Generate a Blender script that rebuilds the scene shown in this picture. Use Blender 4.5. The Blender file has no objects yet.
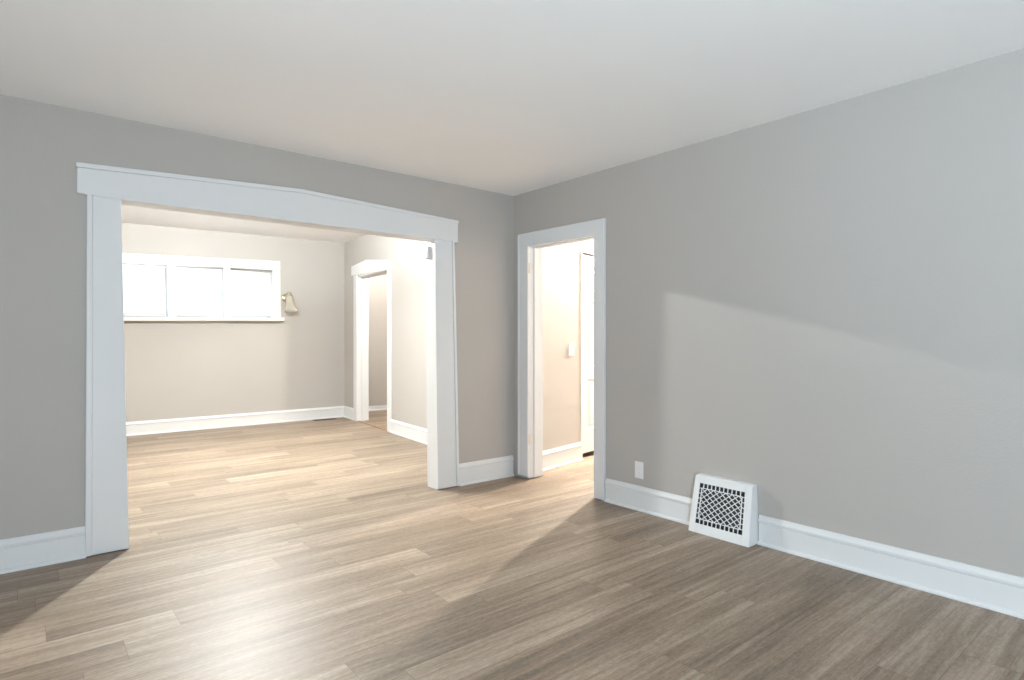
import bpy, bmesh, math, random
from mathutils import Vector, Matrix

C = bpy.context.scene.collection
scene = bpy.context.scene
PI = math.pi
R = math.radians

# ------------------------------------------------------------------ camera
cam_data = bpy.data.cameras.new('camera')
cam = bpy.data.objects.new('camera', cam_data)
C.objects.link(cam)
cam.location = (0.0, 0.0, 1.194)
cam.rotation_euler = (R(90), 0, -R(90 - 50.493))
cam_data.sensor_width = 36.0
cam_data.lens = 593.67 / 1024 * 36.0
cam_data.shift_y = -1.5 / 1024
cam_data.clip_start = 0.02
scene.camera = cam

# ------------------------------------------------------------------ world, daylight, exposure
vs = scene.view_settings
scene.display_settings.display_device = 'sRGB'
vs.view_transform = 'Standard'
vs.look = 'None'
vs.gamma = 1.0
vs.use_curve_mapping = False
vs.exposure = 0.13

SKY = (0.62, 0.80, 1.0)
SKY_STRENGTH = 6.0            # overcast sky
GROUND = (0.68, 0.84, 1.0)
GROUND_STRENGTH = 19.0        # world below the horizon, made brighter than the sky to light ceilings
LAMP = (0.94, 0.99, 1.0)
LIVING_LAMP_W = 665.0
HALL_LAMP_W = 1700.0
HALL_LAMP = (1.0, 0.95, 0.88)
BACK_FILL_W = 330.0
FILL_W = 112.0

world = bpy.data.worlds.new('daylight')
scene.world = world
world.use_nodes = True
bg = world.node_tree.nodes['Background']
wt = world.node_tree
tc = wt.nodes.new('ShaderNodeTexCoord')
sp = wt.nodes.new('ShaderNodeSeparateXYZ')
wt.links.new(tc.outputs['Generated'], sp.inputs[0])
rp = wt.nodes.new('ShaderNodeMapRange')
rp.interpolation_type = 'SMOOTHSTEP'
rp.inputs['From Min'].default_value = -0.12
rp.inputs['From Max'].default_value = 0.06
wt.links.new(sp.outputs[2], rp.inputs['Value'])
wm = wt.nodes.new('ShaderNodeMix')
wm.data_type = 'RGBA'
wt.links.new(rp.outputs['Result'], wm.inputs[0])
wm.inputs[6].default_value = (*[c * GROUND_STRENGTH for c in GROUND], 1)
wm.inputs[7].default_value = (*[c * SKY_STRENGTH for c in SKY], 1)
wt.links.new(wm.outputs[2], bg.inputs['Color'])
bg.inputs['Strength'].default_value = 1.0
try:
    scene.cycles.use_denoising = True
    scene.cycles.max_bounces = 14
    scene.cycles.diffuse_bounces = 8
    scene.cycles.transparent_max_bounces = 16
    scene.cycles.sample_clamp_indirect = 8.0
except Exception:
    pass


def portal(name, loc, rot, sx, sy):
    l = bpy.data.lights.new(name, 'AREA')
    l.shape = 'RECTANGLE'
    l.size, l.size_y = sx, sy
    l.cycles.is_portal = True
    o = bpy.data.objects.new(name, l)
    C.objects.link(o)
    o.location = loc
    o.rotation_euler = rot
    return o


# added soft fill light low behind the camera, tipped up to brighten the room
fill_data = bpy.data.lights.new('soft_fill', 'AREA')
fill_data.shape = 'DISK'
fill_data.size = 0.5
fill_data.energy = FILL_W
fill_data.color = (0.72, 0.86, 0.98)
fill_data.spread = R(170)
fill_light = bpy.data.objects.new('soft_fill', fill_data)
C.objects.link(fill_light)
fill_light.location = (-0.7, -1.3, 0.45)
fill_light.rotation_euler = (R(90 + 38), 0, -R(38))

# ------------------------------------------------------------------ helpers
class MB:
    """collects shapes into one mesh"""

    def __init__(self):
        self.bm = bmesh.new()

    def box(self, x0, x1, y0, y1, z0, z1):
        v = [self.bm.verts.new(p) for p in ((x0, y0, z0), (x1, y0, z0), (x1, y1, z0), (x0, y1, z0),
                                            (x0, y0, z1), (x1, y0, z1), (x1, y1, z1), (x0, y1, z1))]
        for f in ((3, 2, 1, 0), (4, 5, 6, 7), (0, 1, 5, 4), (1, 2, 6, 5), (2, 3, 7, 6), (3, 0, 4, 7)):
            self.bm.faces.new([v[i] for i in f])
        return self

    def prism(self, poly, vec):
        """closed 3-D polygon swept along vec"""
        vec = Vector(vec)
        a = [self.bm.verts.new(p) for p in poly]
        b = [self.bm.verts.new(Vector(p) + vec) for p in poly]
        n = len(poly)
        self.bm.faces.new(list(reversed(a)))
        self.bm.faces.new(b)
        for i in range(n):
            j = (i + 1) % n
            self.bm.faces.new((a[i], a[j], b[j], b[i]))
        return self

    def hexa(self, p):
        """eight points, four of the bottom then four of the top"""
        v = [self.bm.verts.new(q) for q in p]
        for f in ((3, 2, 1, 0), (4, 5, 6, 7), (0, 1, 5, 4), (1, 2, 6, 5), (2, 3, 7, 6), (3, 0, 4, 7)):
            self.bm.faces.new([v[i] for i in f])
        return self

    def tube(self, pts, r, seg=12, cap=True):
        pts = [Vector(p) for p in pts]
        n = len(pts)
        rs = r if isinstance(r, (list, tuple)) else [r] * n
        rings = []
        up = None
        for i, p in enumerate(pts):
            t = (pts[min(i + 1, n - 1)] - pts[max(i - 1, 0)]).normalized()
            if up is None:
                up = t.orthogonal().normalized()
            up = (up - t * up.dot(t)).normalized()
            w = t.cross(up)
            rings.append([self.bm.verts.new(p + rs[i] * (up * math.cos(2 * PI * k / seg) + w * math.sin(2 * PI * k / seg)))
                          for k in range(seg)])
        for a, b in zip(rings, rings[1:]):
            for k in range(seg):
                self.bm.faces.new((a[k], a[(k + 1) % seg], b[(k + 1) % seg], b[k]))
        if cap:
            self.bm.faces.new(list(reversed(rings[0])))
            self.bm.faces.new(rings[-1])
        return self

    def lathe(self, prof, loc=(0, 0, 0), rot=None, seg=32, closed=False):
        """profile of (radius, height) turned about z"""
        M = Matrix.Translation(loc) @ (rot.to_4x4() if rot else Matrix())
        rings = []
        for r, z in prof:
            if r < 1e-5:
                rings.append([self.bm.verts.new(M @ Vector((0, 0, z)))])
            else:
                rings.append([self.bm.verts.new(M @ Vector((r * math.cos(2 * PI * k / seg), r * math.sin(2 * PI * k / seg), z)))
                              for k in range(seg)])
        pairs = list(zip(rings, rings[1:]))
        if closed:
            pairs.append((rings[-1], rings[0]))
        for a, b in pairs:
            for k in range(seg):
                k2 = (k + 1) % seg
                if len(a) == 1 and len(b) == 1:
                    continue
                if len(a) == 1:
                    self.bm.faces.new((a[0], b[k2], b[k]))
                elif len(b) == 1:
                    self.bm.faces.new((a[k], a[k2], b[0]))
                else:
                    self.bm.faces.new((a[k], a[k2], b[k2], b[k]))
        return self

    def build(self, name, mat, parent=None, bevel=0.0, smooth=False, seg=2):
        bmesh.ops.recalc_face_normals(self.bm, faces=self.bm.faces)
        me = bpy.data.meshes.new(name)
        self.bm.to_mesh(me)
        self.bm.free()
        me.materials.append(mat)
        if smooth:
            for p in me.polygons:
                p.use_smooth = True
        o = bpy.data.objects.new(name, me)
        C.objects.link(o)
        if parent is not None:
            o.parent = parent
            o.matrix_parent_inverse = parent.matrix_basis.inverted() if getattr(parent, '_w', None) else Matrix()
            o.location = o.location
        if bevel:
            b = o.modifiers.new('bevel', 'BEVEL')
            b.width = bevel
            b.segments = seg
            b.limit_method = 'ANGLE'
            b.angle_limit = R(40)
            b.harden_normals = False
        return o


def tag(o, label=None, cat=None, group=None, kind=None):
    if label:
        o['label'] = label
    if cat:
        o['category'] = cat
    if group:
        o['group'] = group
    if kind:
        o['kind'] = kind
    return o


def empty(name, loc=(0, 0, 0), rot=(0, 0, 0)):
    o = bpy.data.objects.new(name, None)
    o.empty_display_size = 0.1
    C.objects.link(o)
    o.location = loc
    o.rotation_euler = rot
    return o


# ------------------------------------------------------------------ materials
def new_mat(name):
    m = bpy.data.materials.new(name)
    m.use_nodes = True
    nt = m.node_tree
    return m, nt, nt.nodes['Principled BSDF'], nt.nodes, nt.links


def math_node(nt, op, a, b=None):
    n = nt.nodes.new('ShaderNodeMath')
    n.operation = op
    for i, v in enumerate((a, b)):
        if v is None:
            continue
        if isinstance(v, (int, float)):
            n.inputs[i].default_value = v
        else:
            nt.links.new(v, n.inputs[i])
    return n.outputs[0]


def painted(name, col, rough=0.6, bump=0.0, scale=120.0, vary=0.02, spec=0.4):
    m, nt, p, N, L = new_mat(name)
    geo = N.new('ShaderNodeNewGeometry')
    no = N.new('ShaderNodeTexNoise')
    no.inputs['Scale'].default_value = 1.7
    no.inputs['Detail'].default_value = 3
    L.new(geo.outputs['Position'], no.inputs['Vector'])
    mix = N.new('ShaderNodeMix')
    mix.data_type = 'RGBA'
    mix.inputs[6].default_value = (*[c * (1 - vary) for c in col], 1)
    mix.inputs[7].default_value = (*[min(1, c * (1 + vary)) for c in col], 1)
    L.new(no.outputs['Fac'], mix.inputs[0])
    L.new(mix.outputs[2], p.inputs['Base Color'])
    p.inputs['Roughness'].default_value = rough
    p.inputs['Specular IOR Level'].default_value = spec
    if bump:
        n2 = N.new('ShaderNodeTexNoise')
        n2.inputs['Scale'].default_value = scale
        n2.inputs['Detail'].default_value = 4
        L.new(geo.outputs['Position'], n2.inputs['Vector'])
        b = N.new('ShaderNodeBump')
        b.inputs['Strength'].default_value = bump
        b.inputs['Distance'].default_value = 0.004
        L.new(n2.outputs['Fac'], b.inputs['Height'])
        L.new(b.outputs['Normal'], p.inputs['Normal'])
    return m


def metal(name, col, rough=0.3):
    m, nt, p, N, L = new_mat(name)
    p.inputs['Metallic'].default_value = 1.0
    p.inputs['Base Color'].default_value = (*col, 1)
    no = N.new('ShaderNodeTexNoise')
    no.inputs['Scale'].default_value = 40
    mr = N.new('ShaderNodeMapRange')
    mr.inputs['To Min'].default_value = rough * 0.8
    mr.inputs['To Max'].default_value = rough * 1.2
    L.new(no.outputs['Fac'], mr.inputs['Value'])
    L.new(mr.outputs['Result'], p.inputs['Roughness'])
    return m


def glass(name, tint=(1, 1, 1), gloss=0.06, haze=0.0):
    m, nt, p, N, L = new_mat(name)
    N.remove(p)
    out = N['Material Output']
    tr = N.new('ShaderNodeBsdfTransparent')
    tr.inputs['Color'].default_value = (*tint, 1)
    gl = N.new('ShaderNodeBsdfGlossy')
    gl.inputs['Roughness'].default_value = 0.03
    mx = N.new('ShaderNodeMixShader')
    mx.inputs[0].default_value = gloss
    L.new(tr.outputs[0], mx.inputs[1])
    L.new(gl.outputs[0], mx.inputs[2])
    src = mx.outputs[0]
    if haze:
        tl = N.new('ShaderNodeBsdfTranslucent')
        tl.inputs['Color'].default_value = (0.9, 0.88, 0.84, 1)
        df = N.new('ShaderNodeBsdfDiffuse')
        df.inputs['Color'].default_value = (0.85, 0.83, 0.78, 1)
        m1 = N.new('ShaderNodeMixShader')
        m1.inputs[0].default_value = 0.5
        L.new(tl.outputs[0], m1.inputs[1])
        L.new(df.outputs[0], m1.inputs[2])
        m2 = N.new('ShaderNodeMixShader')
        m2.inputs[0].default_value = haze
        L.new(src, m2.inputs[1])
        L.new(m1.outputs[0], m2.inputs[2])
        src = m2.outputs[0]
    L.new(src, out.inputs['Surface'])
    return m


def emitter(name, col, strength):
    m, nt, p, N, L = new_mat(name)
    p.inputs['Base Color'].default_value = (0.9, 0.9, 0.9, 1)
    p.inputs['Emission Color'].default_value = (*col, 1)
    p.inputs['Emission Strength'].default_value = strength
    return m


def floor_material():
    m, nt, p, N, L = new_mat('vinyl_plank')
    geo = N.new('ShaderNodeNewGeometry')
    sep = N.new('ShaderNodeSeparateXYZ')
    L.new(geo.outputs['Position'], sep.inputs[0])
    X, Y = sep.outputs[0], sep.outputs[1]
    W, LEN = 0.178, 1.22
    yw = math_node(nt, 'DIVIDE', math_node(nt, 'ADD', Y, 0.06), W)
    row = math_node(nt, 'FLOOR', yw)
    fy = math_node(nt, 'FRACT', yw)
    wn = N.new('ShaderNodeTexWhiteNoise')
    wn.noise_dimensions = '1D'
    L.new(row, wn.inputs['W'])
    xo = math_node(nt, 'DIVIDE', math_node(nt, 'ADD', X, math_node(nt, 'MULTIPLY', wn.outputs['Value'], 7.3)), LEN)
    colm = math_node(nt, 'FLOOR', xo)
    fx = math_node(nt, 'FRACT', xo)
    cid = N.new('ShaderNodeCombineXYZ')
    L.new(row, cid.inputs[0])
    L.new(colm, cid.inputs[1])
    wn2 = N.new('ShaderNodeTexWhiteNoise')
    wn2.noise_dimensions = '3D'
    L.new(cid.outputs[0], wn2.inputs['Vector'])
    pid = wn2.outputs['Value']

    def stretched(sx, sy, off):
        c = N.new('ShaderNodeCombineXYZ')
        L.new(math_node(nt, 'ADD', math_node(nt, 'MULTIPLY', X, sx), math_node(nt, 'MULTIPLY', pid, off)), c.inputs[0])
        L.new(math_node(nt, 'MULTIPLY', Y, sy), c.inputs[1])
        L.new(math_node(nt, 'MULTIPLY', pid, off * 1.7), c.inputs[2])
        return c.outputs[0]

    def noise(vec, detail, dist=0.0, rough=0.55):
        n = N.new('ShaderNodeTexNoise')
        n.inputs['Scale'].default_value = 1.0
        n.inputs['Detail'].default_value = detail
        n.inputs['Distortion'].default_value = dist
        n.inputs['Roughness'].default_value = rough
        L.new(vec, n.inputs['Vector'])
        return n.outputs['Fac']

    broad = noise(stretched(0.8, 9.0, 31.0), 3, 0.5)
    streak = noise(stretched(1.3, 42.0, 17.0), 5, 0.25)
    fine = noise(stretched(9.0, 190.0, 11.0), 4, 0.0, 0.7)
    fleck = noise(stretched(42.0, 100.0, 5.0), 2, 0.6)

    def sc(v, k):
        return math_node(nt, 'MULTIPLY', math_node(nt, 'SUBTRACT', v, 0.5), k)

    tone = math_node(nt, 'ADD', 0.5, sc(broad, 0.80))
    tone = math_node(nt, 'ADD', tone, sc(streak, 0.78))
    tone = math_node(nt, 'ADD', tone, sc(fine, 0.55))
    tone = math_node(nt, 'ADD', tone, sc(fleck, 0.42))
    tone = math_node(nt, 'ADD', tone, sc(pid, 0.20))
    ramp = N.new('ShaderNodeValToRGB')
    ramp.color_ramp.elements[0].position = 0.05
    ramp.color_ramp.elements[0].color = FLOOR_DARK
    ramp.color_ramp.elements[1].position = 0.95
    ramp.color_ramp.elements[1].color = FLOOR_LIGHT
    e = ramp.color_ramp.elements.new(0.5)
    e.color = FLOOR_MID
    L.new(tone, ramp.inputs[0])
    # seams
    ey = math_node(nt, 'MINIMUM', fy, math_node(nt, 'SUBTRACT', 1.0, fy))
    ex = math_node(nt, 'MINIMUM', fx, math_node(nt, 'SUBTRACT', 1.0, fx))
    sy_ = math_node(nt, 'LESS_THAN', ey, 0.0011 / W)
    sx_ = math_node(nt, 'LESS_THAN', ex, 0.0011 / LEN)
    seam = math_node(nt, 'MAXIMUM', sy_, sx_)
    mix = N.new('ShaderNodeMix')
    mix.data_type = 'RGBA'
    L.new(math_node(nt, 'MULTIPLY', seam, 0.55), mix.inputs[0])
    L.new(ramp.outputs[0], mix.inputs[6])
    mix.inputs[7].default_value = (0.07, 0.05, 0.04, 1)
    L.new(mix.outputs[2], p.inputs['Base Color'])
    mr = N.new('ShaderNodeMapRange')
    mr.inputs['To Min'].default_value = 0.36
    mr.inputs['To Max'].default_value = 0.52
    L.new(streak, mr.inputs['Value'])
    L.new(mr.outputs['Result'], p.inputs['Roughness'])
    p.inputs['Specular IOR Level'].default_value = 0.5
    b = N.new('ShaderNodeBump')
    b.inputs['Strength'].default_value = 0.12
    b.inputs['Distance'].default_value = 0.002
    h = math_node(nt, 'SUBTRACT', fine, seam)
    L.new(h, b.inputs['Height'])
    L.new(b.outputs['Normal'], p.inputs['Normal'])
    return m


def translucent_white(name, col, t=0.5):
    m, nt, p, N, L = new_mat(name)
    N.remove(p)
    tl = N.new('ShaderNodeBsdfTranslucent')
    tl.inputs['Color'].default_value = (*col, 1)
    df = N.new('ShaderNodeBsdfDiffuse')
    df.inputs['Color'].default_value = (*col, 1)
    mx = N.new('ShaderNodeMixShader')
    mx.inputs[0].default_value = t
    L.new(df.outputs[0], mx.inputs[1])
    L.new(tl.outputs[0], mx.inputs[2])
    L.new(mx.outputs[0], N['Material Output'].inputs['Surface'])
    return m


FLOOR_DARK = (0.068, 0.049, 0.036, 1)
FLOOR_MID = (0.250, 0.186, 0.132, 1)
FLOOR_LIGHT = (0.49, 0.40, 0.315, 1)
M = {}
M['wall'] = painted('greige_wall_paint', (0.43, 0.402, 0.371), 0.62, 0.22, 95.0)
M['ceiling'] = painted('ceiling_paint', (0.88, 0.87, 0.86), 0.8, 0.10, 140.0)
M['trim'] = painted('white_trim_paint', (0.69, 0.69, 0.685), 0.32, 0.03, 60.0, 0.01, 0.5)
M['door'] = painted('white_door_paint', (0.74, 0.74, 0.73), 0.35, 0.02, 60.0, 0.01, 0.5)
M['floor'] = floor_material()
M['plastic'] = painted('white_plastic', (0.76, 0.75, 0.73), 0.3, 0, 1, 0.005, 0.5)
M['greyplastic'] = painted('grey_plastic', (0.62, 0.61, 0.60), 0.4, 0, 1, 0.01)
M['slot_shade'] = painted('painted_slot_shade', (0.015, 0.013, 0.012), 0.9, 0, 1, 0.1)
M['ventmetal'] = painted('white_enamel', (0.76, 0.76, 0.75), 0.35, 0.02, 90.0, 0.01, 0.5)
M['duct_shade'] = painted('duct_shade_grey', (0.10, 0.11, 0.11), 0.5, 0, 1, 0.1)
M['brass'] = metal('aged_brass', (0.50, 0.43, 0.29), 0.36)
M['bronze'] = metal('brown_bronze', (0.16, 0.10, 0.06), 0.45)
M['nickel'] = metal('brushed_nickel', (0.70, 0.68, 0.64), 0.3)
M['painted_hinge'] = painted('painted_hinge', (0.70, 0.63, 0.54), 0.4, 0, 1, 0.03)
M['glass'] = glass('window_glass', (0.97, 0.985, 0.98), 0.05)
M['shade'] = glass('seeded_glass', (0.90, 0.86, 0.76), 0.12, 0.45)
M['bowl'] = glass('lamp_glass', (0.98, 0.97, 0.95), 0.04, 0.20)
M['blind'] = translucent_white('blind_vinyl', (0.80, 0.80, 0.78), 0.07)
M['transition'] = painted('tan_transition_strip', (0.30, 0.19, 0.11), 0.4, 0, 1, 0.05)


def bulb_mat(name, watts, r, col, flat):
    p = 1.6075
    area = 4 * PI * ((r ** (2 * p) + 2 * (r * r * flat) ** p) / 3) ** (1 / p)
    return emitter(name, col, watts / (PI * area))


# ------------------------------------------------------------------ dimensions
H = 2.44                       # ceiling of the near room
XR, YL = 3.316, 3.995          # faces of the right wall and of the wall with the wide opening
YB = 4.125                     # far face of that wall
XB = 3.466                     # far face of the right wall
XW, YS = -1.75, -4.2          # walls behind and beside the camera
YF = 8.62                      # far wall of the second room
FX0, FX1 = -0.9, 7.0
SX = lambda y: 3.54 + 0.0880 * (y - 5.76)      # right wall of the second room runs slightly askew
HS = 0.199
HY = lambda x: 3.956 + HS * (x - 3.577)      # hall wall also runs slightly askew

# ------------------------------------------------------------------ setting
fl = MB()
fl.box(XW - 0.15, FX1 + 0.1, YS - 0.15, 9.4, -0.08, 0.0)
tag(fl.build('floor', M['floor']), 'greige wood plank floor running through all the rooms', 'floor', kind='structure')

c = MB()
c.box(XW - 0.15, XB, YS - 0.15, YB, H, H + 0.12)
tag(c.build('ceiling', M['ceiling']), 'white flat ceiling of the near room', 'ceiling', kind='structure')
c = MB()
zc = lambda x: 2.608 + 0.0157 * (x - 0.94)
c.hexa([(FX0 - .1, YB, zc(FX0)), (4.2, YB, zc(4.2)), (4.2, YF + .15, zc(4.2)), (FX0 - .1, YF + .15, zc(FX0)),
        (FX0 - .1, YB, 2.95), (4.2, YB, 2.95), (4.2, YF + .15, 2.95), (FX0 - .1, YF + .15, 2.95)])
tag(c.build('ceiling_far_room', M['ceiling']), 'white ceiling of the far room seen under the wide header', 'ceiling', kind='structure')
c = MB()
c.box(XB, FX1 + .1, 2.4, YB, H, H + 0.12)
c.box(3.52, FX1 + .1, YB, 5.0, H, H + 0.12)
tag(c.build('ceiling_hall', M['ceiling']), 'white ceiling of the hall beyond the narrow doorway', 'ceiling', kind='structure')
c = MB()
c.box(4.2, FX1 + .1, YB, 9.4, 2.62, 2.75)
c.box(3.4, 4.2, YF + .15, 9.4, 2.62, 2.75)
tag(c.build('ceiling_back_room', M['ceiling']), 'ceiling of the room beyond the far small doorway', 'ceiling', kind='structure')

# wall with the wide opening
OX0, OX1, OZ = 0.420, 2.545, 1.995
w = MB()
w.box(XW - .15, OX0, YL, YB, 0, H)
w.box(OX1, XB, YL, YB, 0, H)
w.box(OX0, OX1, YL, YB, OZ + .005, H)
w.box(XW - .15, XB, YL + .02, YB, H, 2.95)
tag(w.build('wall_left', M['wall']), 'greige wall pierced by the wide white-cased opening', 'wall', kind='structure')

# right wall with the narrow doorway
DY0, DY1, DZ = 3.012, 3.812, 1.995
w = MB()
w.box(XR, XB, YS - .15, DY0, 0, H)
w.box(XR, XB, DY1, YL, 0, H)
w.box(XR, XB, DY0, DY1, DZ, H)
tag(w.build('wall_right', M['wall']), 'long greige wall with the floor vent and narrow doorway', 'wall', kind='structure')

# walls behind the camera, each with a window opening
WY0, WY1, WZ0, WZ1 = -3.7, -0.8, 0.55, 2.1
w = MB()
w.box(XW - .15, XW, YS - .15, WY0, 0, H)
w.box(XW - .15, XW, WY1, YL, 0, H)
w.box(XW - .15, XW, WY0, WY1, 0, WZ0)
w.box(XW - .15, XW, WY0, WY1, WZ1, H)
tag(w.build('wall_behind', M['wall']), 'greige side wall holding the broad picture window', 'wall', kind='structure')
w = MB()
w.box(XW, XR, YS - .15, YS, 0, H)
tag(w.build('wall_back', M['wall']), 'greige wall opposite the wide opening', 'wall', kind='structure')


def plain_window(name, along, a0, a1, z0, z1, face, depth, lab):
    """simple cased window in a wall at x = face ('y') or y = face ('x'), room on the + side"""
    root = tag(empty(name), lab, 'window', kind='structure')

    def b(mb, u0, u1, d0, d1, q0, q1):
        if along == 'y':
            mb.box(face + d0, face + d1, u0, u1, q0, q1)
        else:
            mb.box(u0, u1, face + d0, face + d1, q0, q1)
    k = MB()
    b(k, a0 - .1, a0, 0, .022, z0 - .02, z1)
    b(k, a1, a1 + .1, 0, .022, z0 - .02, z1)
    b(k, a0 - .1, a1 + .1, 0, .025, z1, z1 + .11)
    b(k, a0 - .13, a1 + .13, -.02, .06, z0 - .045, z0 - .015)
    k.build('window_frame', M['trim'], root, 0.003)
    n = max(2, round((a1 - a0) / .9))
    s = (a1 - a0) / n
    for i in range(n):
        u0, u1 = a0 + i * s, a0 + (i + 1) * s
        f = MB()
        b(f, u0, u0 + .045, -.09, -.05, z0 - .015, z1)
        b(f, u1 - .045, u1, -.09, -.05, z0 - .015, z1)
        zm = (z0 + z1) / 2
        for q in (z0 - .015, zm - .025, z1 - .05):
            b(f, u0 + .045, u1 - .045, -.09, -.05, q, q + .05)
        sash = f.build('sash', M['trim'], root, 0.002)
        g = MB()
        b(g, u0 + .045, u1 - .045, -.073, -.067, z0 + .035, z1 - .05)
        g.build('pane', M['glass'], sash)
    return root


plain_window('window_2', 'y', WY0, WY1, WZ0, WZ1, XW, .15, 'broad white-framed picture window behind the viewer')
portal('daylight_portal_side', (XW - .14, (WY0 + WY1) / 2, (WZ0 + WZ1) / 2), (0, -PI / 2, 0), WZ1 - WZ0, WY1 - WY0)

# second room
WX0, WX1, WB, WT = 0.855, 2.735, 1.475, 2.135          # window opening
w = MB()
w.box(FX0 - .15, WX0, YF, YF + .15, 0, 2.95)
w.box(WX1, 4.05, YF, YF + .15, 0, 2.95)
w.box(WX0, WX1, YF, YF + .15, 0, WB)
w.box(WX0, WX1, YF, YF + .15, WT, 2.95)
tag(w.build('wall_far', M['wall']), 'cream-lit far wall under the three-pane window', 'wall', kind='structure')
w = MB()
w.box(FX0 - .15, FX0, YB, YF, 0, 2.95)
tag(w.build('wall_far_left', M['wall']), 'left side wall of the far room', 'wall', kind='structure')
# slightly askew right wall of the second room, with its doorway
TK = 0.145
NY0, NY1, NZ = 6.912, 8.045, 2.09


def skew(y0, y1, z0, z1, d0=0.0, d1=TK):
    return [(SX(y0) + d0, y0, z0), (SX(y0) + d1, y0, z0), (SX(y1) + d1, y1, z0), (SX(y1) + d0, y1, z0),
            (SX(y0) + d0, y0, z1), (SX(y0) + d1, y0, z1), (SX(y1) + d1, y1, z1), (SX(y1) + d0, y1, z1)]


w = MB()
w.hexa(skew(YB, NY0, 0, 2.95))
w.hexa(skew(NY1, YF + .15, 0, 2.95))
w.hexa(skew(NY0, NY1, NZ, 2.95))
tag(w.build('wall_far_right', M['wall']), 'pale wall of the far room with the small doorway', 'wall', kind='structure')

# hall and the room beyond the small doorway
HD0, HD1, HDZ = 4.262, 5.062, 2.066                    # hall door opening along x
w = MB()
for x0, x1, z0, z1 in ((XB, HD0, 0, H), (HD1, FX1, 0, H), (HD0, HD1, HDZ, H)):
    w.hexa([(x0, HY(x0), z0), (x1, HY(x1), z0), (x1, HY(x1) + .2, z0), (x0, HY(x0) + .2, z0),
            (x0, HY(x0), z1), (x1, HY(x1), z1), (x1, HY(x1) + .2, z1), (x0, HY(x0) + .2, z1)])
a, b = HD0 - .1, HD1 + .1
w.hexa([(a, HY(a) + .2, 0), (b, HY(b) + .2, 0), (b, HY(b) + .24, 0), (a, HY(a) + .24, 0),
        (a, HY(a) + .2, H), (b, HY(b) + .2, H), (b, HY(b) + .24, H), (a, HY(a) + .24, H)])
tag(w.build('wall_hall', M['wall']), 'cream hall wall seen through the narrow doorway', 'wall', kind='structure')
w = MB()
w.box(XB, FX1, 2.4, 2.52, 0, H)
w.box(FX1, FX1 + .12, 2.4, 9.4, 0, 2.75)
w.box(3.55, FX1, 5.0, 5.06, 2.44, 2.75)
tag(w.build('wall_hall_end', M['wall']), 'plain walls closing the hall', 'wall', kind='structure')
w = MB()
w.box(3.55, FX1, 9.06, 9.2, 0, 2.75)
tag(w.build('wall_back_room', M['wall']), 'tan wall seen through the far small doorway', 'wall', kind='structure')


# ------------------------------------------------------------------ baseboards
def baseboard(name, p0, p1, n, label, height=0.168, z=0.0):
    """moulded baseboard from p0 to p1 (2-D), n points into the room"""
    p0, p1, n = Vector((*p0, 0)), Vector((*p1, 0)), Vector((*n, 0)).normalized()
    k = height / 0.168
    body = [(0, 0), (.017, 0), (.017, .122), (.013, .1255), (.0215, .129), (.0225, .143), (.018, .150), (.013, .159), (.010, .168), (0, .168)]
    root = tag(empty(name, (p0 + p1) / 2), label, 'baseboard', kind='structure')
    mb = MB()
    o = (p0 + p1) / 2
    mb.prism([p0 - o + n * d + Vector((0, 0, z + q * k)) for d, q in body], p1 - p0)
    mb.build('board', M['trim'], root, 0.0012)
    mb = MB()
    shoe = [(.017, .0), (.032, .0), (.032, .008), (.029, .014), (.024, .018), (.017, .020)]
    mb.prism([p0 - o + n * d + Vector((0, 0, z + q)) for d, q in shoe], p1 - p0)
    mb.build('shoe_moulding', M['trim'], root, 0.001)
    return root


baseboard('baseboard_right', (XR, YS), (XR, 1.75), (-1, 0), 'white moulded baseboard right of the floor vent')
baseboard('baseboard_right_short', (XR, 2.155), (XR, 2.923), (-1, 0), 'short white baseboard between the floor vent and narrow doorway')
baseboard('baseboard_left', (XW, YL), (0.266, YL), (0, -1), 'white baseboard left of the wide opening')
baseboard('baseboard_left_short', (2.725, YL), (XR - .02, YL), (0, -1), 'short white baseboard in the corner between the two openings', 0.176)
baseboard('baseboard_far', (FX0, YF), (SX(YF) - .005, YF), (0, -1), 'white baseboard along the far wall under the window')
na = (-1, 0.088)
baseboard('baseboard_far_right', (SX(YB), YB), (SX(6.813), 6.813), na, 'white baseboard in the far room, nearer side of its doorway', 0.165)
baseboard('baseboard_far_corner', (SX(8.167), 8.167), (SX(YF), YF), na, 'stub of white baseboard in the far corner of the far room')
baseboard('baseboard_hall', (XB + .06, HY(XB + .06)), (HD0 - .012, HY(HD0 - .012)), (HS, -1), 'white baseboard on the hall wall', 0.174)
baseboard('baseboard_back_room', (3.72, 9.06), (FX1, 9.06), (0, -1), 'white baseboard in the room beyond the far small doorway', 0.075)
baseboard('baseboard_window_side', (XW, YL), (XW, YS), (1, 0), 'white baseboard under the broad picture window')
baseboard('baseboard_back', (XW, YS), (XR, YS), (0, 1), 'white baseboard behind the viewer')

# ------------------------------------------------------------------ wide opening: tapered casings, peaked head
PT = 0.022
root = tag(empty('trim_1', (1.5, YL, 0)), 'white tapered casing and low peaked head board of the wide opening', 'door casing', kind='structure')
LO = Vector((1.5, YL, 0))


def L3(*pts):
    return [Vector(p) - LO for p in pts]


def leg_board(xa0, xa1, xb0, xb1, ztop, proud, name, z0=0.0):
    """board from (xa0..xa1) at the floor to (xb0..xb1) at ztop"""
    mb = MB()
    mb.prism(L3((xa0, YL, z0), (xa1, YL, z0), (xb1, YL, ztop), (xb0, YL, ztop)), (0, -proud, 0))
    return mb.build(name, M['trim'], root, 0.003)


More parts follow.
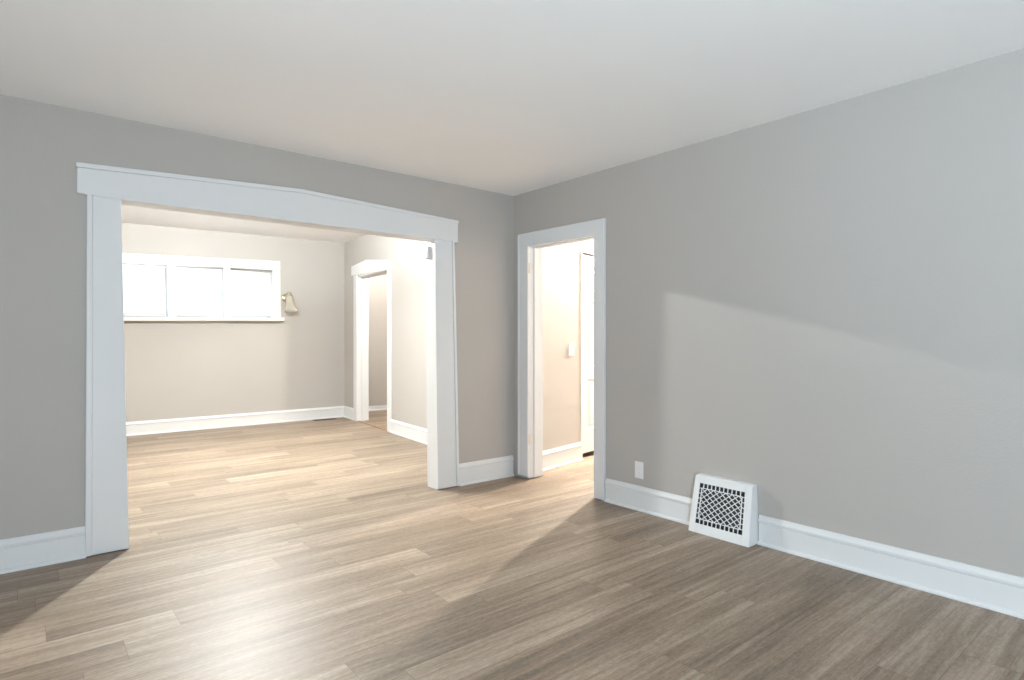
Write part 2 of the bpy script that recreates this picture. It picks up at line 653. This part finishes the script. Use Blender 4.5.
Z0 = 0.006
leg_board(0.292, 0.466, 0.296, 0.428, 1.985, PT, 'casing', Z0)
leg_board(0.263, 0.292, 0.271, 0.296, 1.985, PT + .008, 'back_band', Z0)
leg_board(2.522, 2.698, 2.494, 2.652, 1.98, PT, 'casing', Z0)
leg_board(2.698, 2.722, 2.652, 2.673, 1.98, PT + .008, 'back_band', Z0)
mb = MB()
PXc = 1.45
mb.prism(L3((0.228, YL, 1.982), (0.34, YL, 1.974), (0.425, YL, 1.974), (2.50, YL, 1.974), (2.60, YL, 1.970), (2.709, YL, 1.966),
            (2.709, YL, 2.120), (PXc, YL, 2.170), (0.228, YL, 2.120)), (0, -.026, 0))
mb.build('head_board', M['trim'], root, 0.003)
mb = MB()
mb.prism(L3((0.223, YL, 2.120), (PXc, YL, 2.170), (2.713, YL, 2.118), (2.713, YL, 2.144), (PXc, YL, 2.196), (0.223, YL, 2.147)), (0, -.031, 0))
mb.build('head_moulding', M['trim'], root, 0.003)
# lining of the opening
mb = MB()
mb.prism(L3((0.440, YL - .005, 0), (0.464, YL - .005, 0), (0.426, YL - .005, 1.985), (0.410, YL - .005, 1.985)), (0, YB - YL + .012, 0))
mb.build('jamb', M['trim'], root, 0.002)
mb = MB()
mb.prism(L3((2.524, YL - .005, 0), (2.56, YL - .005, 0), (2.54, YL - .005, 1.985), (2.496, YL - .005, 1.985)), (0, YB - YL + .012, 0))
mb.build('jamb', M['trim'], root, 0.002)
mb = MB()
mb.box(0.42 - 1.5, 2.55 - 1.5, -.005, YB - YL + .012, 1.976, 2.0)
mb.build('head_jamb', M['trim'], root, 0.002)
# casing on the far side
for x0, x1 in ((0.30, 0.436), (2.545, 2.70)):
    mb = MB()
    mb.box(x0 - 1.5, x1 - 1.5, YB - YL, YB - YL + .022, 0, 1.99)
    mb.build('casing', M['trim'], root, 0.003)
mb = MB()
mb.box(.26 - 1.5, 2.74 - 1.5, YB - YL, YB - YL + .026, 1.99, 2.15)
mb.build('head_board', M['trim'], root, 0.003)

# ------------------------------------------------------------------ narrow doorway in the right wall
root = tag(empty('door_1', (XR, 3.43, 0)), 'white-cased narrow doorway without a door leaf in the right wall', 'doorway', kind='structure')
LO = Vector((XR, 3.43, 0))
CO = (2.937, 3.037, 3.788, 3.913)     # casing edges along y


def boxL(mb, x0, x1, y0, y1, z0, z1):
    mb.box(x0 - LO.x, x1 - LO.x, y0 - LO.y, y1 - LO.y, z0, z1)
    return mb


boxL(MB(), XR - .022, XR, CO[0], CO[1], .004, 1.975).build('casing', M['trim'], root, 0.003)
boxL(MB(), XR - .022, XR, CO[2], CO[3], .024, 1.980).build('casing', M['trim'], root, 0.003)
mb = MB()
mb.prism(L3((XR, CO[0], 1.962), (XR, CO[3], 1.976), (XR, CO[3], 2.090), (XR, CO[0], 2.079)), (-.0225, 0, 0))
mb.build('casing', M['trim'], root, 0.003)
mb = MB()
for y0, y1 in ((CO[0] - .004, CO[0] + .014), (CO[3] - .014, CO[3] + .002)):
    boxL(mb, XR - .028, XR, y0, y1, .024 if y0 > 3.5 else .004, 2.08)
mb.build('back_band', M['trim'], root, 0.003)
boxL(MB(), XR - .006, XB + .008, 3.002, 3.026, 0, 1.985).build('jamb', M['trim'], root, 0.002)
boxL(MB(), XR - .006, XB + .008, 3.792, 3.816, .012, 1.990).build('jamb', M['trim'], root, 0.002)
boxL(MB(), XR - .006, XB + .008, 3.01, 3.812, 1.974, 2.0).build('head_jamb', M['trim'], root, 0.002)
mb = MB()
boxL(mb, XR + .048, XR + .085, 3.780, 3.792, .012, 1.976)
boxL(mb, XR + .048, XR + .085, 3.026, 3.038, .0, 1.976)
boxL(mb, XR + .048, XR + .085, 3.038, 3.780, 1.962, 1.976)
mb.build('door_stop', M['trim'], root, 0.002)
for z in (1.745, 0.295):
    mb = MB()
    boxL(mb, XR + .001, XR + .034, 3.7895, 3.7925, z, z + .089)
    mb.tube([(XR - .004 - LO.x, 3.787 - LO.y, z), (XR - .004 - LO.x, 3.787 - LO.y, z + .089)], .0055, 10)
    h = mb.build('hinge', M['painted_hinge'], root)
    h['label'] = 'tan painted hinge leaf'

# ------------------------------------------------------------------ far small doorway with peaked head
root = tag(empty('door_3', (SX(7.5), 7.5, 0)), 'small white-cased doorway with peaked head in the far room', 'doorway', kind='structure')
LO = Vector((SX(7.5), 7.5, 0))


def sk(mb, y0, y1, z0, z1, d0, d1):
    mb.hexa([Vector(p) - LO for p in skew(y0, y1, z0, z1, d0, d1)])
    return mb


sk(MB(), 6.815, 6.922, 0, 2.09, -.022, 0).build('casing', M['trim'], root, .003)
sk(MB(), 8.035, 8.165, 0, 2.11, -.022, 0).build('casing', M['trim'], root, .003)
n2 = Vector((-1, 0.088, 0)).normalized()
mb = MB()
mb.prism([Vector(p) - LO for p in ((SX(6.81), 6.81, 2.072), (SX(8.24), 8.24, 2.118), (SX(8.24), 8.24, 2.252), (SX(7.64), 7.64, 2.288), (SX(6.81), 6.81, 2.190))], n2 * .028)
mb.build('head_board', M['trim'], root, .003)
sk(MB(), 6.907, 6.929, 0, 2.08, -.006, TK + .02).build('jamb', M['trim'], root, .002)
sk(MB(), 8.028, 8.050, 0, 2.08, -.006, TK + .02).build('jamb', M['trim'], root, .002)
sk(MB(), 6.912, 8.045, 2.078, 2.10, -.006, TK + .02).build('head_jamb', M['trim'], root, .002)
mb = MB()
sk(mb, 8.016, 8.028, 0, 2.078, .055, .09)
mb.build('door_stop', M['trim'], root, .002)

mb = MB()
mb.hexa(skew(6.925, 8.035, 0.0, 0.007, -.01, .035))
tag(mb.build('trim_2', M['transition'], None, .002), 'thin brown floor transition strip in the far small doorway', 'threshold', kind='structure')

# ------------------------------------------------------------------ hall door: white six panel leaf
root = tag(empty('door_2', (HD0, HY(HD0), 0), (0, 0, math.atan(HS))), 'closed white six panel door in the hall wall', 'door', kind='structure')
DW, DH = HD1 - HD0, HDZ


def panel_door(x0, x1, z0, z1, y0, y1, root):
    """door leaf with six raised panels cut in relief on the -y face"""
    bm = bmesh.new()
    w = x1 - x0
    st, mu = .115, .10
    pw = (w - 2 * st - mu) / 2
    zs = [z0, z0 + .235, z0 + .235 + .50, z0 + .735 + .13, z0 + .865 + .66, z0 + 1.525 + .10, z0 + 1.625 + .245, z1]
    xs = [x0, x0 + st, x0 + st + pw, x0 + st + pw + mu, x1 - st, x1]
    grid = [[bm.verts.new((x, y0, z)) for x in xs] for z in zs]
    for i in range(len(zs) - 1):
        for j in range(len(xs) - 1):
            q = [grid[i][j], grid[i][j + 1], grid[i + 1][j + 1], grid[i + 1][j]]
            if i in (1, 3, 5) and j in (1, 3):
                a = (xs[j], xs[j + 1], zs[i], zs[i + 1])
                prev = q
                for inset, dep in ((.012, .009), (.030, .009), (.055, .002)):
                    cur = [bm.verts.new((a[0] + inset, y0 + dep, a[2] + inset)), bm.verts.new((a[1] - inset, y0 + dep, a[2] + inset)),
                           bm.verts.new((a[1] - inset, y0 + dep, a[3] - inset)), bm.verts.new((a[0] + inset, y0 + dep, a[3] - inset))]
                    for k in range(4):
                        bm.faces.new((prev[k], prev[(k + 1) % 4], cur[(k + 1) % 4], cur[k]))
                    prev = cur
                bm.faces.new(prev)
            else:
                bm.faces.new(q)
    back = [bm.verts.new(p) for p in ((x0, y1, z0), (x1, y1, z0), (x1, y1, z1), (x0, y1, z1))]
    bm.faces.new(list(reversed(back)))
    bot = grid[0]
    top = grid[-1]
    left = [r_[0] for r_ in grid]
    right = [r_[-1] for r_ in grid]
    bm.faces.new([back[0], back[1]] + list(reversed(bot)))
    bm.faces.new([back[3]] + top + [back[2]])
    bm.faces.new([back[0]] + left + [back[3]])
    bm.faces.new([back[1], back[2]] + list(reversed(right)))
    m = MB()
    m.bm.free()
    m.bm = bm
    return m.build('leaf', M['door'], root)


panel_door(.020, DW - .020, .048, 2.034, .012, .047, root)
mb = MB()
mb.box(-.012, .016, -.006, .10, 0, DH + .004)
mb.box(DW - .016, DW + .012, -.006, .10, 0, DH + .004)
mb.box(.016, DW - .016, -.006, .10, 2.048, DH + .004)
mb.build('door_frame', M['trim'], root, .002)
mb = MB()
mb.lathe([(.0, .0), (.026, .0), (.027, .006), (.012, .010), (.010, .028), (.021, .036), (.026, .050), (.022, .062), (.0, .067)],
         (DW - .08, .012, .95), Matrix.Rotation(PI / 2, 3, 'X'), 24)
mb.build('door_knob', M['nickel'], root, smooth=True)

# ------------------------------------------------------------------ three-pane window with blinds
TILT = 0.018
root = tag(empty('window_1', (1.8, YF, 1.42), (0, -TILT, 0)), 'wide white three-pane window high on the far wall', 'window', kind='structure')
WZ = 1.42


def wb(mb, x0, x1, y0, y1, z0, z1):
    mb.box(x0 - 1.8, x1 - 1.8, y0, y1, z0 - WZ, z1 - WZ)
    return mb


P = ((0.870, 1.424), (1.531, 2.090), (2.178, 2.731))
mb = MB()
wb(mb, .755, .870, -.022, .004, 1.437, 2.14)
wb(mb, 2.731, 2.838, -.022, .004, 1.437, 2.14)
mb.prism([(x - 1.8, .004, z - WZ) for x, z in ((.755, 2.14), (2.838, 2.14), (2.838, 2.272), (.755, 2.248))], (0, -.029, 0))
mb.build('casing', M['trim'], root, .003)
for x0, x1 in ((P[0][1], P[1][0]), (P[1][1], P[2][0])):
    wb(MB(), x0, x1, -.02, .10, 1.475, 2.14).build('mullion', M['trim'], root, .003)
mb = MB()
wb(mb, .725, 2.872, -.060, .10, 1.425, 1.472)
mb.build('sill', M['trim'], root, .004)
wb(MB(), .735, 2.866, -.050, .0, 1.411, 1.425).build('sill_strip', M['transition'], root, .002)['label'] = 'thin brown strip under the white sill'
mb = MB()
wb(mb, .852, .870, .0, .14, 1.475, 2.14)
wb(mb, 2.731, 2.749, .0, .14, 1.475, 2.14)
wb(mb, .852, 2.749, .0, .14, 2.128, 2.155)
mb.build('window_frame', M['trim'], root, .002)
for x0, x1 in P:
    mb = MB()
    for a, b_, q0, q1 in ((x0, x0 + .045, 1.475, 2.128), (x1 - .045, x1, 1.475, 2.128), (x0 + .045, x1 - .045, 1.475, 1.52), (x0 + .045, x1 - .045, 2.083, 2.128)):
        wb(mb, a, b_, .108, .138, q0, q1)
    s = mb.build('sash', M['trim'], root, .003)
    wb(MB(), x0 + .045, x1 - .045, .120, .125, 1.52, 2.083).build('pane', M['glass'], s)
portal('daylight_portal_far', (1.8, YF + .155, 1.80), (-PI / 2, 0, 0), 1.9, .66)

blind_labels = ('white slatted blind in the left pane of the far window',
                'white slatted blind in the middle pane of the far window',
                'white slatted blind in the right pane, nearest the glass wall sconce')
for i, (x0, x1) in enumerate(P):
    xm = (x0 + x1) / 2
    zt = 2.124 + (xm - 1.8) * TILT
    b_root = tag(empty('window_blind', (xm, YF + .084, zt), (0, -TILT, 0)), blind_labels[i], 'blind', 'slatted blinds in the far window')
    hw = (x1 - x0) / 2 - .008
    MB().box(-hw, hw, -.016, .016, -.026, 0).build('headrail', M['plastic'], b_root, .002)
    drop = (0.575, 0.60, 0.60)[i]
    mb = MB()
    n = int(drop / .021)
    for k in range(n):
        z = -.034 - k * .021
        a = R(62)
        w2, t2 = .0125, .0006
        cy, cz = math.cos(a) * w2, math.sin(a) * w2
        bow = .0022
        pr = [(-cy, -cz), (0 - bow * math.sin(a), 0 + bow * math.cos(a)), (cy, cz)]
        poly = [(-hw, y, z + q) for y, q in pr] + [(-hw, y + t2 * math.sin(a), z + q - t2 * math.cos(a)) for y, q in reversed(pr)]
        mb.prism(poly, (2 * hw, 0, 0))
    mb.build('slats', M['blind'], b_root)
    zb = -.034 - n * .021
    MB().box(-hw, hw, -.013, .013, zb - .008, zb + .006).build('bottom_rail', M['plastic'], b_root, .002)
    for xx in (-hw * .65, hw * .65):
        MB().tube([(xx, -.014, -.026), (xx, -.014, zb)], .0012, 6).build('cord', M['plastic'], b_root)

# ------------------------------------------------------------------ wall sconce
root = tag(empty('wall_sconce', (2.905, YF, 1.80)), 'brass wall sconce with a clear bell glass shade beside the window', 'wall lamp')
mb = MB()
mb.lathe([(0, 0), (.052, 0), (.055, .006), (.046, .014), (.028, .020), (.016, .024), (0, .026)], (0, 0, -.03), Matrix.Rotation(PI / 2, 3, 'X'), 28)
mb.build('backplate', M['brass'], root, smooth=True)
mb = MB()
arm = [(0, -.02, -.03), (.0, -.05, -.045), (.0, -.085, -.04), (0, -.105, -.01), (0, -.115, .022), (.0, -.125, .040), (0, -.140, .036)]
mb.tube(arm, .0085, 12)
mb.build('arm', M['bronze'], root, smooth=True)
tilt = Matrix.Rotation(R(8), 3, 'X') @ Matrix.Rotation(R(-8), 3, 'Y')
mb = MB()
mb.lathe([(0, .010), (.022, .008), (.034, -.004), (.036, -.020), (.030, -.024), (0, -.024)], (0, -.145, .040), tilt, 24)
mb.build('shade_fitter', M['brass'], root, smooth=True)
mb = MB()
mb.lathe([(.032, -.022), (.042, -.045), (.049, -.105), (.057, -.170), (.069, -.220), (.090, -.262), (.087, -.263), (.066, -.221), (.054, -.171),
          (.046, -.106), (.039, -.047), (.029, -.024)], (0, -.145, .040), tilt, 32, closed=True)
mb.build('shade', M['shade'], root, smooth=True)
mb = MB()
mb.lathe([(0, -.022), (.012, -.024), (.013, -.05), (.024, -.075), (.029, -.10), (.022, -.122), (0, -.130)], (0, -.145, .040), tilt, 20)
mb.build('bulb', M['plastic'], root, smooth=True)


# ------------------------------------------------------------------ ceiling lamps (each gives its own light)
def ceiling_lamp(loc, drop, label, watts, r_bowl, bulb_r=.034, col=LAMP, flat=1.0):
    root = tag(empty('ceiling_light', loc), label, 'ceiling light')
    mb = MB()
    mb.lathe([(0, 0), (.070, 0), (.072, -.010), (.060, -.024), (.020, -.030), (0, -.030)], seg=32)
    mb.build('canopy', M['nickel'], root, smooth=True)
    mb = MB()
    mb.tube([(0, 0, -.028), (0, 0, -drop + .075)], .009, 14)
    mb.lathe([(0, -drop + .115), (.021, -drop + .112), (.021, -drop + .075), (0, -drop + .073)], seg=20)
    mb.build('stem', M['nickel'], root, smooth=True)
    mb = MB()
    d = r_bowl * .62
    prof = []
    for k in range(11):
        a = PI / 2 * k / 10
        prof.append((r_bowl * math.cos(a), -drop + .02 - d * math.sin(a) + .0))
    inner = [(max(x - .004, 0), z + .004) for x, z in reversed(prof)]
    mb.lathe(prof + inner, seg=40)
    mb.build('bowl', M['bowl'], root, smooth=True)
    mb = MB()
    mb.lathe([(bulb_r * math.sin(PI * k / 12), -drop + .045 + flat * bulb_r * math.cos(PI * k / 12)) for k in range(13)], seg=24)
    mb.build('bulb', bulb_mat('lit_bulb_%d' % int(watts), watts, bulb_r, col, flat), root, smooth=True)
    return root


ceiling_lamp((1.56, 5.77, zc(1.56)), zc(1.56) - 2.365, 'ceiling light glowing just under the head of the wide opening', LIVING_LAMP_W, .135, .038, LAMP, .36)
ceiling_lamp((5.9, 4.20, H), .10, 'small ceiling light of the hall, beyond the narrow doorway', HALL_LAMP_W, .11, .06, HALL_LAMP)
ceiling_lamp((4.9, 7.2, 2.62), .12, 'unseen ceiling light added to brighten the room behind the far small doorway', BACK_FILL_W, .11, .034, HALL_LAMP)  # added to brighten the back room wall, the lamp stays out of view

# ------------------------------------------------------------------ baseboard vent register
VY0, VY1 = 1.754, 2.153
root = tag(empty('floor_vent', (XR, (VY0 + VY1) / 2, 0)), 'white sloping baseboard vent with diamond lattice grille against the right wall', 'vent')
# local frame: s along wall (towards the far end), front face slopes from (bottom, .115 out) to (top, .052 out)
ZT, DB, DT = .338, .116, .054
HWV = (VY1 - VY0) / 2


def fp(s, t, off=0.0):
    """point on the sloping front face; s in -1..1 across, t in 0..1 up; off = outwards"""
    d = DB + (DT - DB) * t
    hw = HWV + (-.012) * t
    nx = ZT / math.hypot(ZT, DB - DT)
    nz = (DB - DT) / math.hypot(ZT, DB - DT)
    return Vector((-(d + off * nx), s * hw, ZT * t + off * nz))


def fbar(mb, a, b, w, o0, o1):
    """bar on the face between two (s,t) points, width w metres"""
    pa, pb = fp(*a), fp(*b)
    nrm = (fp(0, .5, 1) - fp(0, .5)).normalized()
    side = (pb - pa).cross(nrm).normalized() * w / 2
    mb.hexa([pa - side + nrm * o0, pa + side + nrm * o0, pb + side + nrm * o0, pb - side + nrm * o0,
             pa - side + nrm * o1, pa + side + nrm * o1, pb + side + nrm * o1, pb - side + nrm * o1])


# grille window in face coordinates
S0, S1, T0, T1 = -.77, .80, .165, .875      # s0 is the near (right in view) end
# housing: two cheeks, top, back pan
mb = MB()
for s in (-1, 1):
    for k in (0,):
        o = .0
        p = [fp(s, 0), fp(s, .96), fp(s, 1.0) + Vector((.012, 0, .004)), Vector((0, s * (HWV - .012), ZT + .004)), Vector((0, s * HWV, 0))]
        mb.prism(p, (0, -s * .010, 0))
p0, p1 = fp(-1, .965), fp(1, .965)
mb.hexa([p0 + Vector((0, 0, 0)), p1 + Vector((0, 0, 0)), Vector((0, p1.y, ZT - .012)), Vector((0, p0.y, ZT - .012)),
         fp(-1, 1) + Vector((.010, 0, .004)), fp(1, 1) + Vector((.010, 0, .004)), Vector((0, p1.y, ZT + .004)), Vector((0, p0.y, ZT + .004))])
mb.build('housing', M['ventmetal'], root, .004)
mb = MB()


def fquad(mb, s0, s1, t0, t1, o0, o1):
    mb.hexa([fp(s0, t0, o0), fp(s1, t0, o0), fp(s1, t1, o0), fp(s0, t1, o0), fp(s0, t0, o1), fp(s1, t0, o1), fp(s1, t1, o1), fp(s0, t1, o1)])


fquad(mb, -1, S0, 0, 1, -.003, .004)
fquad(mb, S1, 1, 0, 1, -.003, .004)
fquad(mb, S0, S1, 0, T0, -.003, .004)
fquad(mb, S0, S1, T1, 1, -.003, .004)
mb.build('face_plate', M['ventmetal'], root, .002)
# lattice
BW = .0040
mb = MB()
NC, NR = 11, 8
ds, dt = (S1 - S0) / NC, (T1 - T0) / NR
bs, bt = .085, .082                                    # border ring of square holes
ws = S1 - S0
for k in range(1, NC):
    s = S0 + bs + (ws - 2 * bs) * (k - .5) / (NC - 1) if False else S0 + ws * k / NC
    fbar(mb, (s, T0), (s, T0 + bt), BW * 1.3, -.002, .003)
    fbar(mb, (s, T1 - bt), (s, T1), BW * 1.3, -.002, .003)
for k in range(1, NR):
    t = T0 + (T1 - T0) * k / NR
    fbar(mb, (S0, t), (S0 + bs, t), BW * 1.3, -.002, .003)
    fbar(mb, (S1 - bs, t), (S1, t), BW * 1.3, -.002, .003)
a0, a1, b0, b1 = S0 + bs, S1 - bs, T0 + bt, T1 - bt
for a, b in (((a0, b0), (a1, b0)), ((a0, b1), (a1, b1)), ((a0, b0), (a0, b1)), ((a1, b0), (a1, b1))):
    fbar(mb, a, b, BW * 1.2, -.002, .0032)
ND = 6.5
gs = (a1 - a0) / ND
NV = 5.5
gt = (b1 - b0) / NV


def clip_line(sgn, c):
    """line t' = sgn*s' + c in cell units, clipped to the inner rectangle"""
    pts = []
    W_, H_ = ND, NV
    for s in (0, W_):
        t = sgn * s + c
        if -1e-6 <= t <= H_ + 1e-6:
            pts.append((s, t))
    for t in (0, H_):
        s = (t - c) / sgn
        if 1e-6 < s < W_ - 1e-6:
            pts.append((s, t))
    return pts[:2] if len(pts) >= 2 else None


for sgn in (1, -1):
    for k in range(-10, 18):
        ln = clip_line(sgn, k)
        if ln and (abs(ln[0][0] - ln[1][0]) > .2):
            (sa, ta), (sb, tb) = ln
            fbar(mb, (a0 + sa * gs, b0 + ta * gt), (a0 + sb * gs, b0 + tb * gt), BW, -.002, .003)
mb.build('lattice_grille', M['ventmetal'], root)
# dark liner behind the lattice paints in the shade inside, with two damper blades
mb = MB()
mb.box(-.012, -.006, -HWV + .02, HWV - .02, .02, ZT - .02)
for s in (-1, 1):
    mb.prism([Vector((-.008, s * (HWV - .025), .02)), Vector((-.095, s * (HWV - .025), .02)), Vector((-.046, s * (HWV - .025), ZT - .02)), Vector((-.008, s * (HWV - .025), ZT - .02))],
             (0, s * .004, 0))
mb.box(-.100, -.008, -HWV + .02, HWV - .02, .012, .016)
mb.build('duct_back', M['duct_shade'], root)
mb = MB()
for z in (.20, .262):
    mb.hexa([(-.020, -HWV + .03, z), (-.020, HWV - .03, z), (-.060, HWV - .03, z - .030), (-.060, -HWV + .03, z - .030),
             (-.020, -HWV + .03, z + .002), (-.020, HWV - .03, z + .002), (-.060, HWV - .03, z - .028), (-.060, -HWV + .03, z - .028)])
mb.build('damper', M['duct_shade'], root)

# ------------------------------------------------------------------ electrical plates
root = tag(empty('wall_outlet', (XR, 2.626, .278)), 'white wall outlet plate low on the right wall near the doorway', 'outlet')
MB().box(-.006, 0, -.036, .036, -.058, .058).build('plate', M['plastic'], root, .0025)
mb = MB()
mb.box(-.009, -.005, -.017, .017, -.033, .033)
ins = mb.build('receptacle', M['plastic'], root, .0015)
mb = MB()
for z in (-.017, .017):
    mb.box(-.0096, -.0088, -.008, -.006, z - .005, z + .005)
    mb.box(-.0096, -.0088, .005, .007, z - .004, z + .004)
    mb.tube([(-.0096, 0, z - .010), (-.0088, 0, z - .010)], .0023, 10)
mb.build('slot', M['greyplastic'], ins)
for z in (-.047, .047):
    MB().tube([(-.0072, 0, z), (-.005, 0, z)], .003, 12).build('screw', M['plastic'], root)

xs_ = 4.085
root = tag(empty('light_switch', (xs_, HY(xs_), 1.09), (0, 0, math.atan(HS))), 'cream double light switch plate on the hall wall beside the white door', 'light switch')
MB().box(-.044, .044, -.006, 0, -.06, .06).build('plate', M['plastic'], root, .0025)
for x in (-.020, .020):
    mb = MB()
    mb.prism([(x - .012, -.006, -.03), (x - .012, -.012, -.03), (x - .012, -.007, .03), (x - .012, -.006, .03)], (.024, 0, 0))
    mb.build('rocker', M['plastic'], root, .001)

root = tag(empty('door_sensor', (2.502, 4.078, 1.878), (0, R(0.9), 0)), 'small grey sensor box high on the jamb of the wide opening', 'sensor')
MB().box(-.030, 0, -.026, .024, -.047, .047).build('case', M['greyplastic'], root, .004)
MB().box(-.004, .004, -.030, .030, -.056, .056).build('mount_plate', M['plastic'], root, .002)

# ------------------------------------------------------------------ floor register at the far wall
root = tag(empty('floor_register', (3.43, 8.50, 0)), 'narrow brown slotted register in the floor against the far baseboard', 'floor register')
mb = MB()
mb.box(-.165, .165, -.055, -.043, 0, .006)
mb.box(-.165, .165, .043, .055, 0, .006)
mb.box(-.165, -.150, -.043, .043, 0, .006)
mb.box(.150, .165, -.043, .043, 0, .006)
mb.build('rim', M['bronze'], root, .0015)
mb = MB()
for k in range(15):
    x = -.150 + .020 * (k + .5)
    mb.box(x - .004, x + .004, -.043, .043, .001, .005)
mb.build('louvers', M['bronze'], root)
MB().box(-.150, .150, -.043, .043, 0, .001).build('duct_shade', M['slot_shade'], root)  # flat near-black sheet, shade below the louvers put into its colour
